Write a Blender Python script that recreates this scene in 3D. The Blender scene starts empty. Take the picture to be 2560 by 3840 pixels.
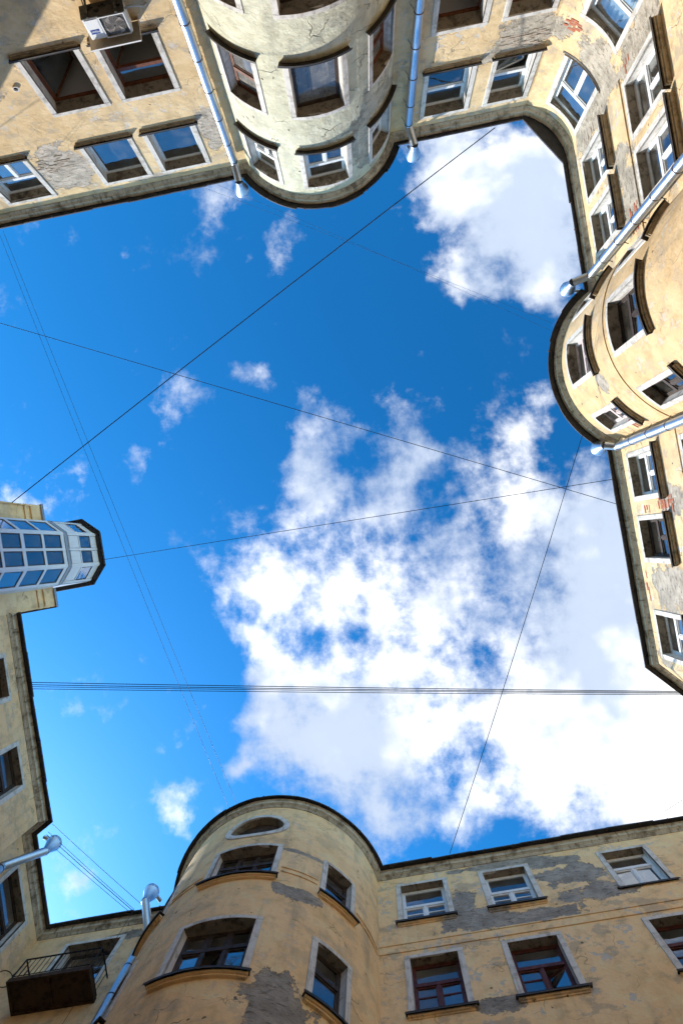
import bpy, bmesh, math, random
from mathutils import Vector, Matrix
random.seed(7)
S = bpy.context.scene
COL = S.collection
R = math.radians
EYE = 1.6                                   # camera height above the yard; h below = height above the eye
# ------------------------------------------------------------------ camera
# world X runs along the long walls, Y across the yard, Z up; the camera looks almost straight up
FPX, ZPX, ROLL = 2300.0, (1385.0, 2050.0), R(-10.5)
zc = Vector((ZPX[0]-1280, -(ZPX[1]-1920), -FPX)).normalized()
x0 = (Vector((1, 0, 0)) - zc*zc.x).normalized(); y0 = zc.cross(x0)
xc = x0*math.cos(ROLL) + y0*math.sin(ROLL); yc = -x0*math.sin(ROLL) + y0*math.cos(ROLL)
cam = bpy.data.cameras.new('camera'); cam.sensor_fit = 'HORIZONTAL'
cam.sensor_width = 25.6; cam.lens = FPX*25.6/2560; cam.clip_start = .05; cam.clip_end = 5000
cobj = bpy.data.objects.new('camera', cam); COL.objects.link(cobj)
cobj.matrix_world = Matrix.Translation((0, 0, EYE)) @ Matrix((xc, yc, zc)).to_4x4()
S.camera = cobj
# ------------------------------------------------------------------ light, exposure
SUN = Vector((-1, .56, .84)).normalized()
sl = bpy.data.lights.new('sun', 'SUN'); sl.energy = 2.7; sl.angle = R(.53); sl.color = (1, .95, .86)
so = bpy.data.objects.new('sun', sl); COL.objects.link(so); so.location = (0, 0, 40)
so.rotation_euler = SUN.to_track_quat('Z', 'Y').to_euler()
S.view_settings.view_transform = 'Standard'; S.view_settings.look = 'None'
S.view_settings.gamma = 1; S.view_settings.use_curve_mapping = False
S.view_settings.exposure = 1.25
S.render.engine = 'CYCLES'
S.cycles.max_bounces = 7; S.cycles.diffuse_bounces = 4; S.cycles.glossy_bounces = 3; S.cycles.transparent_max_bounces = 10
S.cycles.use_adaptive_sampling = True; S.cycles.adaptive_threshold = .02; S.cycles.adaptive_min_samples = 16
S.cycles.use_denoising = True

class NT:
    """small node-tree helper"""
    def __init__(s, tree): s.t = tree; s.n = tree.nodes; s.l = tree.links; s.n.clear()
    def put(s, sock, v):
        if v is None: return
        if isinstance(v, bpy.types.NodeSocket): s.l.new(v, sock)
        elif hasattr(sock, 'default_value'):
            if hasattr(sock.default_value, '__len__'):
                n = len(sock.default_value); v = tuple(v) if hasattr(v, '__len__') else (v,)*n
                if len(v) < n: v = v + (1,)*(n-len(v))
                sock.default_value = v[:n]
            else: sock.default_value = v
    def math(s, op, a, b=None, c=None, clamp=False):
        n = s.n.new('ShaderNodeMath'); n.operation = op; n.use_clamp = clamp
        s.put(n.inputs[0], a); s.put(n.inputs[1], b); s.put(n.inputs[2], c); return n.outputs[0]
    def vec(s, op, a, b=None, sc=None):
        n = s.n.new('ShaderNodeVectorMath'); n.operation = op
        s.put(n.inputs[0], a); s.put(n.inputs[1], b)
        if sc is not None: s.put(n.inputs['Scale'], sc)
        return n.outputs['Value'] if op in ('DISTANCE', 'LENGTH', 'DOT_PRODUCT') else n.outputs[0]
    def noise(s, v, scale, detail=4, rough=.55, dist=0, dim='3D'):
        n = s.n.new('ShaderNodeTexNoise'); n.noise_dimensions = dim; s.put(n.inputs['Vector'], v)
        n.inputs['Scale'].default_value = scale; n.inputs['Detail'].default_value = detail
        n.inputs['Roughness'].default_value = rough; n.inputs['Distortion'].default_value = dist
        return n
    def ramp(s, v, lo, hi, a=0., b=1., smooth=True):
        n = s.n.new('ShaderNodeMapRange'); n.interpolation_type = 'SMOOTHSTEP' if smooth else 'LINEAR'
        s.put(n.inputs[0], v); n.inputs[1].default_value = lo; n.inputs[2].default_value = hi
        n.inputs[3].default_value = a; n.inputs[4].default_value = b; return n.outputs[0]
    def mix(s, f, a, b, mode='MIX'):
        n = s.n.new('ShaderNodeMix'); n.data_type = 'RGBA'; n.blend_type = mode
        s.put(n.inputs[0], f); s.put(n.inputs[6], a); s.put(n.inputs[7], b); return n.outputs[2]
    def sep(s, v):
        n = s.n.new('ShaderNodeSeparateXYZ'); s.l.new(v, n.inputs[0]); return n.outputs
    def comb(s, x, y, z):
        n = s.n.new('ShaderNodeCombineXYZ')
        for i, q in enumerate((x, y, z)): s.put(n.inputs[i], q)
        return n.outputs[0]

# ------------------------------------------------------------------ sky with broken cloud
W = bpy.data.worlds.new('World'); S.world = W; W.use_nodes = True
W.cycles.sampling_method = 'NONE'
def build_sky():
    t = NT(W.node_tree)
    out = t.n.new('ShaderNodeOutputWorld'); bg = t.n.new('ShaderNodeBackground')
    sky = t.n.new('ShaderNodeTexSky'); sky.sky_type = 'NISHITA'; sky.sun_disc = False
    sky.sun_elevation = math.asin(SUN.z); sky.sun_rotation = math.atan2(SUN.x, SUN.y)
    sky.air_density = 1.0; sky.dust_density = .3; sky.ozone_density = 3.0
    tc = t.n.new('ShaderNodeTexCoord'); d = t.sep(tc.outputs['Generated'])
    z = t.math('MAXIMUM', d[2], .04)
    u = t.math('DIVIDE', d[0], z); v = t.math('DIVIDE', d[1], z)      # position on a flat cloud layer, units of its height
    p = t.comb(u, v, 0)
    # (u, v, radius, strength) of the cloud masses of the day
    blobs = CLOUDS
    wn = t.noise(p, 5.5, 4, .6, dim='2D'); wv = t.vec('SUBTRACT', wn.outputs['Color'], (.5, .5, .5))
    pw = t.vec('ADD', p, t.vec('SCALE', wv, sc=.16))
    tot = None
    for (bu, bv, br, bs) in blobs:
        dd = t.vec('DISTANCE', pw, (bu, bv, 0))
        f = t.ramp(dd, br, 0, 0, bs)
        tot = f if tot is None else t.math('ADD', tot, f)
    far = t.ramp(t.vec('LENGTH', p), 1.15, 2.2, 0, .55)                # the same broken cover goes on to the horizon
    tot = t.math('SUBTRACT', t.math('ADD', tot, far), .06)
    nz = t.noise(t.vec('ADD', p, (3.1, 1.7, .4)), 4.2, 8, .62, .15, '2D').outputs[0]
    nf = t.noise(t.vec('ADD', p, (7.1, 4.7, 2.4)), 11., 5, .64, 0, '2D').outputs[0]
    dens = t.math('ADD', tot, t.math('MULTIPLY', t.math('SUBTRACT', nz, .5), 2.1))
    dens = t.math('ADD', dens, t.math('MULTIPLY', t.math('SUBTRACT', nf, .5), 1.25))
    cov = t.ramp(dens, .12, 1.0, 0, .98)
    thick = t.ramp(dens, .5, 1.6)
    hs = t.n.new('ShaderNodeHueSaturation'); hs.inputs['Saturation'].default_value = 1.3
    hs.inputs['Value'].default_value = 1.0; hs.inputs['Hue'].default_value = .49; t.l.new(sky.outputs[0], hs.inputs['Color'])
    gm = t.n.new('ShaderNodeGamma'); gm.inputs[1].default_value = 1.5; t.l.new(t.vec('SCALE', hs.outputs[0], sc=.3), gm.inputs[0])
    blue = t.mix(1., t.vec('SCALE', gm.outputs[0], sc=4.72), SKYTINT, 'MULTIPLY')
    shade = t.noise(t.vec('ADD', p, (1.3, 9.2, 5.0)), 3.4, 4, .6, 0, '2D').outputs[0]
    cl = t.mix(t.ramp(t.math('ADD', shade, t.math('MULTIPLY', t.math('SUBTRACT', nz, .5), -.5)), .34, .60), (2.6, 3.05, 3.85), (6.2, 6.2, 6.2))
    cl = t.mix(thick, t.vec('SCALE', cl, sc=.92), cl)
    col = t.mix(cov, blue, cl)
    t.l.new(col, bg.inputs[0]); bg.inputs[1].default_value = .115
    t.l.new(bg.outputs[0], out.inputs[0])
SKYTINT = (.98, 1.04, .84)
CLOUDS = []
for (px, py, r, s) in [
    (1780, 600, 420, .8), (1950, 800, 420, .8), (2020, 1030, 300, .7), (1610, 600, 230, .5), (2120, 650, 330, .65), (1720, 1060, 150, .45),
    (1150, 1800, 210, .6), (1110, 1640, 140, .4), (960, 2200, 290, .8), (1050, 2420, 330, .75), (1300, 2050, 380, .75), (1560, 1780, 170, .65),
    (1720, 2250, 420, .5), (1960, 1880, 360, .62), (2250, 2050, 480, .8), (2420, 2450, 620, .9), (1950, 2560, 480, .7),
    (1450, 2640, 400, .65), (1100, 2720, 320, .7), (1330, 2920, 340, .7), (1800, 2880, 420, .62), (2350, 2850, 520, .75), (1500, 3150, 230, .6), (2080, 3080, 260, .45), (2600, 3050, 400, .7),
    (1450, 2300, 330, .42), (1680, 2120, 280, .4), (1800, 3150, 100, -.7), (1280, 2600, 110, -.1), (1830, 1960, 110, -.15), (2130, 1660, 240, -.2), (2180, 1250, 110, -.4), (1560, 2340, 260, .35), (1600, 850, 260, .4), (1800, 1080, 180, .5),
    (810, 760, 210, .30), (790, 1020, 170, .30), (640, 1440, 260, .22), (60, 1690, 220, -.35), (0, 900, 160, -.3), (620, 2980, 190, .5), (690, 3100, 110, .45), (890, 2890, 100, .5), (950, 1360, 150, .4),
    (390, 960, 80, .2), (2010, 1460, 170, .45), (1960, 1600, 130, .35), (300, 3350, 150, .2), (760, 2460, 90, .3)]:
    dv = Matrix((xc, yc, zc)) @ Vector((px-1280, -(py-1920), -FPX))
    CLOUDS.append((dv.x/dv.z, dv.y/dv.z, r/FPX, s))
build_sky()

# ------------------------------------------------------------------ materials
def newmat(name):
    m = bpy.data.materials.new(name); m.use_nodes = True; t = NT(m.node_tree)
    o = t.n.new('ShaderNodeOutputMaterial'); b = t.n.new('ShaderNodeBsdfPrincipled'); t.l.new(b.outputs[0], o.inputs[0])
    return m, t, b
def pos(t): return t.n.new('ShaderNodeNewGeometry').outputs['Position']
def bump(t, b, h, dist, strength=1.):
    n = t.n.new('ShaderNodeBump'); n.inputs['Distance'].default_value = dist; n.inputs['Strength'].default_value = strength
    t.l.new(h, n.inputs['Height']); t.l.new(n.outputs[0], b.inputs['Normal'])
def plaster(name, base, light, grey, patches=(), crack=.5, flake=.5, lump=.5, dirt=.5, off=(0, 0, 0)):
    """aged lime plaster; patches = [(x, y, h, rx, ry, rz)] where the paint coat is gone and the grey render shows"""
    m, t, b = newmat(name); P = t.vec('ADD', pos(t), off)
    n1 = t.noise(P, .45, 4, .6).outputs[0]; n2 = t.noise(P, 2.6, 5, .62).outputs[0]; n3 = t.noise(P, 14, 4, .65).outputs[0]; n4 = t.noise(P, 70, 2, .6).outputs[0]
    st = t.noise(t.vec('MULTIPLY', P, (2.6, 2.6, .33)), 1.0, 4, .6).outputs[0]
    c = t.mix(t.ramp(n1, .34, .66), base, light)
    c = t.mix(t.ramp(n2, .48, .74, 0, .7), c, tuple(x*.7 for x in base))
    c = t.mix(t.ramp(n2, .46, .3, 0, .35), c, tuple(min(.85, x*1.12+.05) for x in light))
    c = t.mix(t.ramp(st, .5, .78, 0, dirt), c, tuple(x*.55 for x in grey))
    c = t.mix(t.ramp(n3, .6, .82, 0, .45), c, tuple(x*.6 for x in base))
    # places where the top paint has flaked to a paler coat
    fl = t.math('MULTIPLY', t.ramp(t.noise(t.vec('ADD', P, (4, 8, 2)), 3.3, 6, .68).outputs[0], .585, .61), t.ramp(n1, .38, .55))
    bl = t.noise(t.vec('MULTIPLY', t.vec('ADD', P, (17, 5, 9)), (1, 1, 1.5)), 1.15, 7, .66).outputs[0]      # broad water stains and repairs
    c = t.mix(t.ramp(bl, .53, .60, 0, .42*flake+.12), c, tuple(x*.62+.06 for x in grey)); c = t.mix(t.ramp(bl, .46, .40, 0, .35), c, tuple(min(.85, x*1.08+.03) for x in light))
    c = t.mix(t.math('MULTIPLY', fl, flake), c, tuple(min(.8, x*.5+.34) for x in grey))
    hgt = t.math('ADD', t.math('MULTIPLY', n2, lump), t.math('ADD', t.math('MULTIPLY', n3, .28), t.math('MULTIPLY', n4, .07)))
    hgt = t.math('SUBTRACT', hgt, t.math('MULTIPLY', fl, .1))
    # hairline cracks
    wv = t.vec('ADD', P, t.vec('SCALE', t.noise(P, 2.2, 2, .6).outputs['Color'], sc=.5))
    vo = t.n.new('ShaderNodeTexVoronoi'); vo.feature = 'DISTANCE_TO_EDGE'; t.l.new(wv, vo.inputs['Vector']); vo.inputs['Scale'].default_value = 1.5
    ck = t.math('MULTIPLY', t.ramp(vo.outputs[0], .0, .02, 1, 0), t.ramp(t.noise(t.vec('ADD', P, (9, 3, 6)), 1.1, 3).outputs[0], .52, .64))
    ck = t.math('MULTIPLY', ck, crack); hgt = t.math('SUBTRACT', hgt, t.math('MULTIPLY', ck, .35))
    c = t.mix(t.math('MULTIPLY', ck, .75), c, (.05, .04, .03))
    # small knocked-out pits
    pv = t.n.new('ShaderNodeTexVoronoi'); pv.feature = 'F1'; t.l.new(t.vec('ADD', P, t.vec('SCALE', t.noise(P, 9, 1).outputs['Color'], sc=.12)), pv.inputs['Vector']); pv.inputs['Scale'].default_value = 3.2
    pit = t.math('MULTIPLY', t.ramp(pv.outputs['Distance'], .07, .13, 1, 0), t.ramp(t.noise(P, 1.3, 2).outputs[0], .54, .60))
    c = t.mix(t.math('MULTIPLY', pit, .8), c, (.07, .055, .04)); hgt = t.math('SUBTRACT', hgt, t.math('MULTIPLY', pit, .5))
    tot = None
    edge = t.math('ADD', t.math('MULTIPLY', t.math('SUBTRACT', t.noise(P, 1.7, 6, .62).outputs[0], .5), 2.4), t.math('MULTIPLY', t.math('SUBTRACT', n3, .5), .5))
    for (x, y, h, rx, ry, rz) in patches:
        q = t.vec('MULTIPLY', t.vec('SUBTRACT', P, (x+off[0], y+off[1], h+EYE+off[2])), (1/rx, 1/ry, 1/rz))
        f = t.math('SUBTRACT', 1., t.vec('LENGTH', q)); tot = f if tot is None else t.math('MAXIMUM', tot, f)
    if tot is not None:
        mk = t.ramp(t.math('ADD', tot, edge), .02, .1)
        g = t.mix(t.ramp(n2, .35, .65), tuple(x*.8 for x in grey), tuple(min(.8, x*1.2) for x in grey))
        ro = t.noise(t.vec('MULTIPLY', P, (1, 1, 2.2)), 5, 6, .7).outputs[0]
        g = t.mix(t.ramp(ro, .52, .64, 0, .8), g, tuple(x*.42 for x in grey)); g = t.mix(t.ramp(ro, .42, .3, 0, .5), g, tuple(min(.8, x*1.5) for x in grey))
        c = t.mix(mk, c, g)
        hgt = t.math('SUBTRACT', hgt, t.math('MULTIPLY', mk, t.math('SUBTRACT', 1.05, t.math('MULTIPLY', ro, 1.1))))
    t.l.new(c, b.inputs['Base Color']); b.inputs['Roughness'].default_value = .93; b.inputs['Specular IOR Level'].default_value = .15
    bump(t, b, hgt, .055, .9); return m
def worn(name, base, dark, scale=3., amt=.6, rough=.8, metal=0., bd=.01, streak=True, spec=.3, fine=.4):
    m, t, b = newmat(name); P = pos(t)
    n1 = t.noise(P, scale, 8, .65).outputs[0]; n2 = t.noise(P, scale*9, 5, .6).outputs[0]
    c = t.mix(t.ramp(n1, .45, .7, 0, amt), base, dark)
    if streak:
        sv = t.noise(t.vec('MULTIPLY', P, (7, 7, .8)), 1.3, 5, .6).outputs[0]
        c = t.mix(t.ramp(sv, .52, .72, 0, amt), c, dark)
    c = t.mix(t.ramp(n2, .55, .75, 0, fine), c, dark)
    t.l.new(c, b.inputs['Base Color']); b.inputs['Metallic'].default_value = metal; b.inputs['Specular IOR Level'].default_value = spec
    t.l.new(t.ramp(n1, .3, .7, rough-.1, min(1, rough+.12)), b.inputs['Roughness'])
    bump(t, b, t.math('ADD', n1, t.math('MULTIPLY', n2, .35)), bd, .7); return m
OCHRE, OCHL, GREY = (.66, .465, .25), (.75, .565, .335), (.37, .335, .29)
MT = {}
MT['wallA'] = plaster('ochre_plaster_a', OCHRE, OCHL, (.50, .43, .35), [(-6.95, -12.75, 17.2, 1.0, 1, .95), (-7.3, -12.75, 14.3, .55, 1, .35), (-2.3, -12.75, 17.0, .35, 1, .9), (-4.4, -12.75, 18.45, .8, 1, .12)], crack=.35, flake=.7)
MT['wallB'] = plaster('grey_green_plaster', (.55, .52, .38), (.66, .63, .48), (.44, .42, .34), [(2.4, -11.8, 17.0, 1.2, 1.2, 1.6)], crack=1., flake=.25, lump=1.2, off=(5, 2, 0))
MT['wallC'] = plaster('ochre_plaster_c', OCHRE, OCHL, (.45, .39, .31), [(6.9, -12.75, 15.95, 1.15, .4, .62), (6.0, -12.75, 16.45, .6, .4, .3), (8.35, -11.7, 16.05, .5, .7, .7), (8.6, -11.0, 17.0, .3, .6, 1.5), (8.5, -10.7, 14.4, .3, .5, 1.3), (8.4, -7.7, 15.7, .4, 1.1, .8), (8.4, -10.2, 17.7, .4, .5, .8), (8.4, -8.9, 16.0, .3, .4, .5)], crack=.6, flake=1., off=(11, 3, 0))
MT['wallF'] = plaster('ochre_plaster_f', (.64, .435, .22), (.71, .515, .295), (.50, .43, .35), [(7.6, -6.0, 17.4, .4, .5, .9), (6.9, -3.2, 16.5, .3, .3, .25)], crack=.3, flake=.45, off=(2, 17, 0))
MT['wallG'] = plaster('ochre_plaster_g', OCHRE, OCHL, (.46, .40, .33), [(7.85, 2.6, 17.0, .4, .75, 1.4), (7.9, .3, 16.2, .4, .5, .7), (7.8, 4.6, 18.2, .4, .5, .4), (7.9, 2.2, 15.2, .4, .9, .6)], crack=.7, flake=1., off=(7, 7, 0))
MT['wallI'] = plaster('ochre_plaster_i', (.84, .555, .28), (.89, .625, .345), (.36, .315, .265), [(3.9, 9.78, 17.5, 1.0, .5, .55), (4.3, 9.78, 16.7, 1.1, .5, .4), (1.0, 9.78, 16.3, 1.1, .5, .5), (.7, 9.78, 17.0, .4, .5, .6), (2.4, 9.78, 16.0, 1.5, .5, .25), (2.2, 9.78, 18.6, 1.6, .5, .18), (3.4, 9.78, 18.3, .8, .5, .3), (.9, 9.78, 13.4, .6, .5, .25)], crack=.5, flake=.8, dirt=.25, off=(0, 13, 4))  # shaded wings I to N: ochre brightened and warmed to lift their shade
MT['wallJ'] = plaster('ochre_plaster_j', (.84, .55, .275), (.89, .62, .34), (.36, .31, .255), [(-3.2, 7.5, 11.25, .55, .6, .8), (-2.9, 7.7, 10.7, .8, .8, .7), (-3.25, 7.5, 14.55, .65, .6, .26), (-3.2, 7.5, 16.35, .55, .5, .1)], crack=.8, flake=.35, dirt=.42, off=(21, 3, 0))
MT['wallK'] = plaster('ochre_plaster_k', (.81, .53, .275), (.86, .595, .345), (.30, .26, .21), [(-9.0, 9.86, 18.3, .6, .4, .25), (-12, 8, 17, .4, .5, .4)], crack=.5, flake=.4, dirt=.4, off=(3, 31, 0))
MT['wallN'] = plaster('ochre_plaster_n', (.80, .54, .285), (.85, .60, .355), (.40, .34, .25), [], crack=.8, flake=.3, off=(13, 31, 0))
MT['cornice'] = worn('weathered_cornice_stone', (.53, .465, .375), (.12, .092, .066), 2.6, .85, .9, bd=.02, spec=.1)
MT['tin'] = worn('dark_roof_tin', (.045, .042, .045), (.02, .018, .018), 4, .6, .55, .3, .004)
MT['surround'] = worn('painted_window_surround', (.65, .61, .56), (.27, .23, .185), 5., .65, .85, bd=.012, fine=.25)
MT['soffit'] = worn('stained_shaded_lintel_plaster', (.27, .225, .165), (.06, .045, .03), 4., .85, .92, bd=.02, spec=.1)  # stained plaster, darkened further to deepen the shade inside openings
MT['moulding'] = worn('shade_darkened_sill_stone', (.40, .32, .22), (.13, .10, .07), 4., .8, .92, bd=.015, spec=.1)  # weathered stone, base darkened to paint in the shade under sills
MT['sill'] = worn('black_sill_tin', (.055, .05, .045), (.10, .06, .035), 5, .5, .5, .2, .004)
MT['white'] = worn('white_window_paint', (.78, .78, .78), (.5, .48, .44), 8, .35, .45, bd=.002, fine=.1)
MT['brown'] = worn('red_brown_window_paint', (.17, .055, .022), (.05, .02, .01), 8, .6, .5, bd=.003)
MT['dark'] = worn('dark_wood', (.055, .035, .024), (.02, .013, .01), 8, .6, .55, bd=.003)
MT['darkred'] = worn('oxblood_window_paint', (.11, .028, .018), (.03, .012, .01), 8, .6, .5, bd=.003)
MT['pinkwhite'] = worn('faded_white_paint', (.62, .52, .50), (.3, .2, .17), 8, .5, .6, bd=.003)
MT['zinc'] = None
def zinc():
    m, t, b = newmat('galvanised_steel'); P = pos(t)
    n = t.noise(P, 16, 4, .6).outputs[0]; v = t.n.new('ShaderNodeTexVoronoi'); t.l.new(P, v.inputs['Vector']); v.inputs['Scale'].default_value = 34
    g = t.math('ADD', t.math('MULTIPLY', n, .5), t.math('MULTIPLY', v.outputs['Color'], .3))
    t.l.new(t.mix(t.ramp(g, .2, .8), (.47, .51, .56), (.62, .66, .70)), b.inputs['Base Color'])
    b.inputs['Metallic'].default_value = .92; t.l.new(t.ramp(g, .2, .8, .34, .46), b.inputs['Roughness'])
    bump(t, b, t.noise(P, 3, 2).outputs[0], .006, .15); return m
MT['zinc'] = zinc()
MT['bracket'] = worn('rusty_bracket', (.09, .05, .035), (.03, .02, .015), 12, .6, .7, .3, .003)
MT['cable'] = worn('black_cable', (.02, .02, .022), (.01, .01, .01), 3, .3, .6, bd=.001)
MT['pvc'] = worn('white_bay_panel', (.66, .67, .72), (.5, .5, .54), 1.5, .35, .4, bd=.002, fine=.1)
MT['greymetal'] = worn('grey_sheet_metal', (.34, .37, .42), (.22, .23, .26), 2, .5, .45, .4, .01)
MT['acwhite'] = worn('ac_white_plastic', (.80, .80, .79), (.6, .58, .54), 3, .25, .4, bd=.001, fine=.1)
MT['acdark'] = worn('ac_base_metal', (.10, .09, .075), (.03, .027, .022), 12, .6, .6, .3, .004)
MT['acblue'] = worn('ac_blue_badge', (.012, .05, .28), (.01, .04, .2), 3, .2, .4, bd=.0005, streak=False)
MT['acgrille'] = worn('ac_grille', (.33, .30, .28), (.2, .18, .17), 6, .3, .5, bd=.001)
MT['acfan'] = worn('ac_fan_blade', (.45, .39, .36), (.33, .28, .26), 6, .3, .5, bd=.001)
MT['acsheet'] = worn('ac_cover_sheet', (.52, .46, .38), (.3, .25, .2), 3, .4, .5, .2, .003)
MT['hose'] = worn('grey_hose', (.40, .42, .43), (.25, .25, .26), 9, .4, .5, bd=.003)
MT['rust'] = worn('rusted_balcony_plate', (.075, .042, .026), (.022, .014, .01), 3.5, .8, .85, .1, .012)
MT['iron'] = worn('black_iron', (.022, .018, .017), (.05, .026, .017), 9, .5, .6, .3, .003)
MT['brick'] = worn('red_brick', (.42, .135, .075), (.40, .29, .22), 11, .7, .93, bd=.012, streak=False, spec=.1)
MT['brickgrey'] = worn('limewashed_brick', (.46, .38, .30), (.17, .125, .09), 9, .75, .95, bd=.018, streak=False, spec=.1)
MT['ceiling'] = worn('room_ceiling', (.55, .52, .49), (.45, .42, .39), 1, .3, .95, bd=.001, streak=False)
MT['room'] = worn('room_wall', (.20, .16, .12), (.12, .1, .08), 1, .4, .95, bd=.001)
MT['curtain'] = worn('white_curtain', (.74, .76, .78), (.5, .53, .57), 2, .6, .95, bd=.002)
MT['drape'] = worn('grey_linen_drape', (.34, .30, .25), (.2, .17, .14), 3, .6, .95, bd=.002)
MT['roof'] = worn('roof_sheet', (.10, .085, .08), (.05, .04, .04), 2, .5, .6, .3, .004)
MT['paving'] = worn('yard_paving', (.24, .22, .20), (.14, .13, .12), 2, .6, .95, bd=.01, streak=False)  # ground colour raised so the unseen yard bounces light onto the walls
MT['leaf'] = worn('plant_leaf', (.05, .13, .025), (.025, .07, .012), 6, .6, .6, bd=.002)
def glass(name='window_glass', dust=(.02, .15), refl=(2.2, 5.2)):
    m = bpy.data.materials.new(name); m.use_nodes = True; t = NT(m.node_tree)
    o = t.n.new('ShaderNodeOutputMaterial'); tr = t.n.new('ShaderNodeBsdfTransparent'); gl = t.n.new('ShaderNodeBsdfGlossy')
    tr.inputs[0].default_value = (.62, .68, .68, 1); gl.inputs[0].default_value = (.92, .95, .97, 1); gl.inputs['Roughness'].default_value = .012
    P = pos(t); bp = t.n.new('ShaderNodeBump'); bp.inputs['Distance'].default_value = .02; bp.inputs['Strength'].default_value = .25
    t.l.new(t.noise(P, 2.2, 2).outputs[0], bp.inputs['Height']); t.l.new(bp.outputs[0], gl.inputs['Normal'])
    ge = t.n.new('ShaderNodeNewGeometry'); cs = t.math('ABSOLUTE', t.vec('DOT_PRODUCT', ge.outputs['Incoming'], ge.outputs['Normal']))
    fr = t.math('MULTIPLY_ADD', t.math('POWER', t.math('SUBTRACT', 1., cs), 5.), .96, .04)              # Schlick reflectance of one surface
    oi = t.n.new('ShaderNodeObjectInfo').outputs['Random']                                               # single, double and triple glazing
    f = t.math('MINIMUM', t.math('MULTIPLY_ADD', fr, t.ramp(oi, 0, 1, *refl, False), .06), .85)
    mx = t.n.new('ShaderNodeMixShader'); t.l.new(f, mx.inputs[0]); t.l.new(tr.outputs[0], mx.inputs[1]); t.l.new(gl.outputs[0], mx.inputs[2])
    df = t.n.new('ShaderNodeBsdfDiffuse'); df.inputs[0].default_value = (.42, .40, .37, 1); du = t.n.new('ShaderNodeMixShader')   # film of dust
    t.l.new(t.ramp(t.noise(P, 3., 5, .65).outputs[0], .35, .75, *dust), du.inputs[0]); t.l.new(mx.outputs[0], du.inputs[1]); t.l.new(df.outputs[0], du.inputs[2])
    t.l.new(du.outputs[0], o.inputs[0]); return m
MT['glass'] = glass(); MT['dullglass'] = glass('dusty_glass', (.2, .55), (1.2, 2.2))

# ------------------------------------------------------------------ geometry helpers
class MB:
    def __init__(s): s.v = []; s.f = []
    def add(s, vs, fs):
        o = len(s.v); s.v += [tuple(v) for v in vs]; s.f += [tuple(i+o for i in f) for f in fs]
    def build(s, name, mat, parent=None, smooth=False, base=None, bevel=0):
        b = Vector(base) if base is not None else (Vector(parent['_b']) if parent is not None and '_b' in parent else Vector((0, 0, 0)))
        me = bpy.data.meshes.new(name); me.from_pydata([tuple(Vector(v)-b) for v in s.v], [], s.f); me.validate(); me.update()
        if mat: me.materials.append(MT[mat] if isinstance(mat, str) else mat)
        if smooth:
            for p in me.polygons: p.use_smooth = True
        o = bpy.data.objects.new(name, me); COL.objects.link(o)
        if parent is not None: o.parent = parent; o['_b'] = tuple(b)
        else: o.location = b; o['_b'] = tuple(b)
        if bevel:
            md = o.modifiers.new('bevel', 'BEVEL'); md.width = bevel; md.segments = 1; md.limit_method = 'ANGLE'
        return o
    def box(s, a, b):
        x0, y0, z0 = a; x1, y1, z1 = b
        s.add([(x0,y0,z0),(x1,y0,z0),(x1,y1,z0),(x0,y1,z0),(x0,y0,z1),(x1,y0,z1),(x1,y1,z1),(x0,y1,z1)],
              [(0,3,2,1),(4,5,6,7),(0,1,5,4),(1,2,6,5),(2,3,7,6),(3,0,4,7)])
    def tube(s, pts, rads, n=10, caps=True):
        pts = [Vector(p) for p in pts]
        if not hasattr(rads, '__len__'): rads = [rads]*len(pts)
        prev = None; vs = []; fs = []
        for i, p in enumerate(pts):
            d = (pts[min(i+1, len(pts)-1)]-pts[max(i-1, 0)]).normalized()
            if prev is None: a = d.orthogonal().normalized()
            else: a = (prev-d*prev.dot(d)).normalized()
            prev = a; b = d.cross(a)
            for k in range(n):
                th = 2*math.pi*k/n; vs.append(p+(a*math.cos(th)+b*math.sin(th))*rads[i])
        for i in range(len(pts)-1):
            for k in range(n):
                k2 = (k+1) % n; fs.append((i*n+k, i*n+k2, (i+1)*n+k2, (i+1)*n+k))
        if caps: fs.append(tuple(range(n))[::-1]); fs.append(tuple(range((len(pts)-1)*n, len(pts)*n)))
        s.add(vs, fs)
    def sbox(s, P, s0, s1, h0, h1, d0, d1, n=None, dtop=None, jit=0):
        """block in wall coordinates: s along the wall, h up, d out of the wall (dtop = d1 at the top)"""
        n = n or P.steps(s0, s1); vs = []; fs = []
        for i in range(n+1):
            q = s0+(s1-s0)*i/n; j = (lambda: random.uniform(-jit, jit)) if jit else (lambda: 0)
            vs += [P.at(q, d0, h0+j()), P.at(q, d1, h0+j()), P.at(q, d1 if dtop is None else dtop, h1+j()), P.at(q, d0, h1+j())]
        for i in range(n):
            a = 4*i; b = a+4
            for k in range(4): fs.append((a+k, a+(k+1) % 4, b+(k+1) % 4, b+k))
        fs += [(3, 2, 1, 0), (4*n, 4*n+1, 4*n+2, 4*n+3)]
        s.add(vs, fs)
    def sheet(s, P, s0, s1, h0, h1, d0, d1, th=.012, n=None):
        """thin sheet from (d0, h0) to (d1, h1) along the wall"""
        n = n or P.steps(s0, s1); vs = []; fs = []
        for i in range(n+1):
            q = s0+(s1-s0)*i/n
            vs += [P.at(q, d0, h0), P.at(q, d1, h1), P.at(q, d1, h1-th), P.at(q, d0, h0-th)]
        for i in range(n):
            a = 4*i; b = a+4
            for k in range(4): fs.append((a+k, a+(k+1) % 4, b+(k+1) % 4, b+k))
        fs += [(3, 2, 1, 0), (4*n, 4*n+1, 4*n+2, 4*n+3)]
        s.add(vs, fs)
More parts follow.
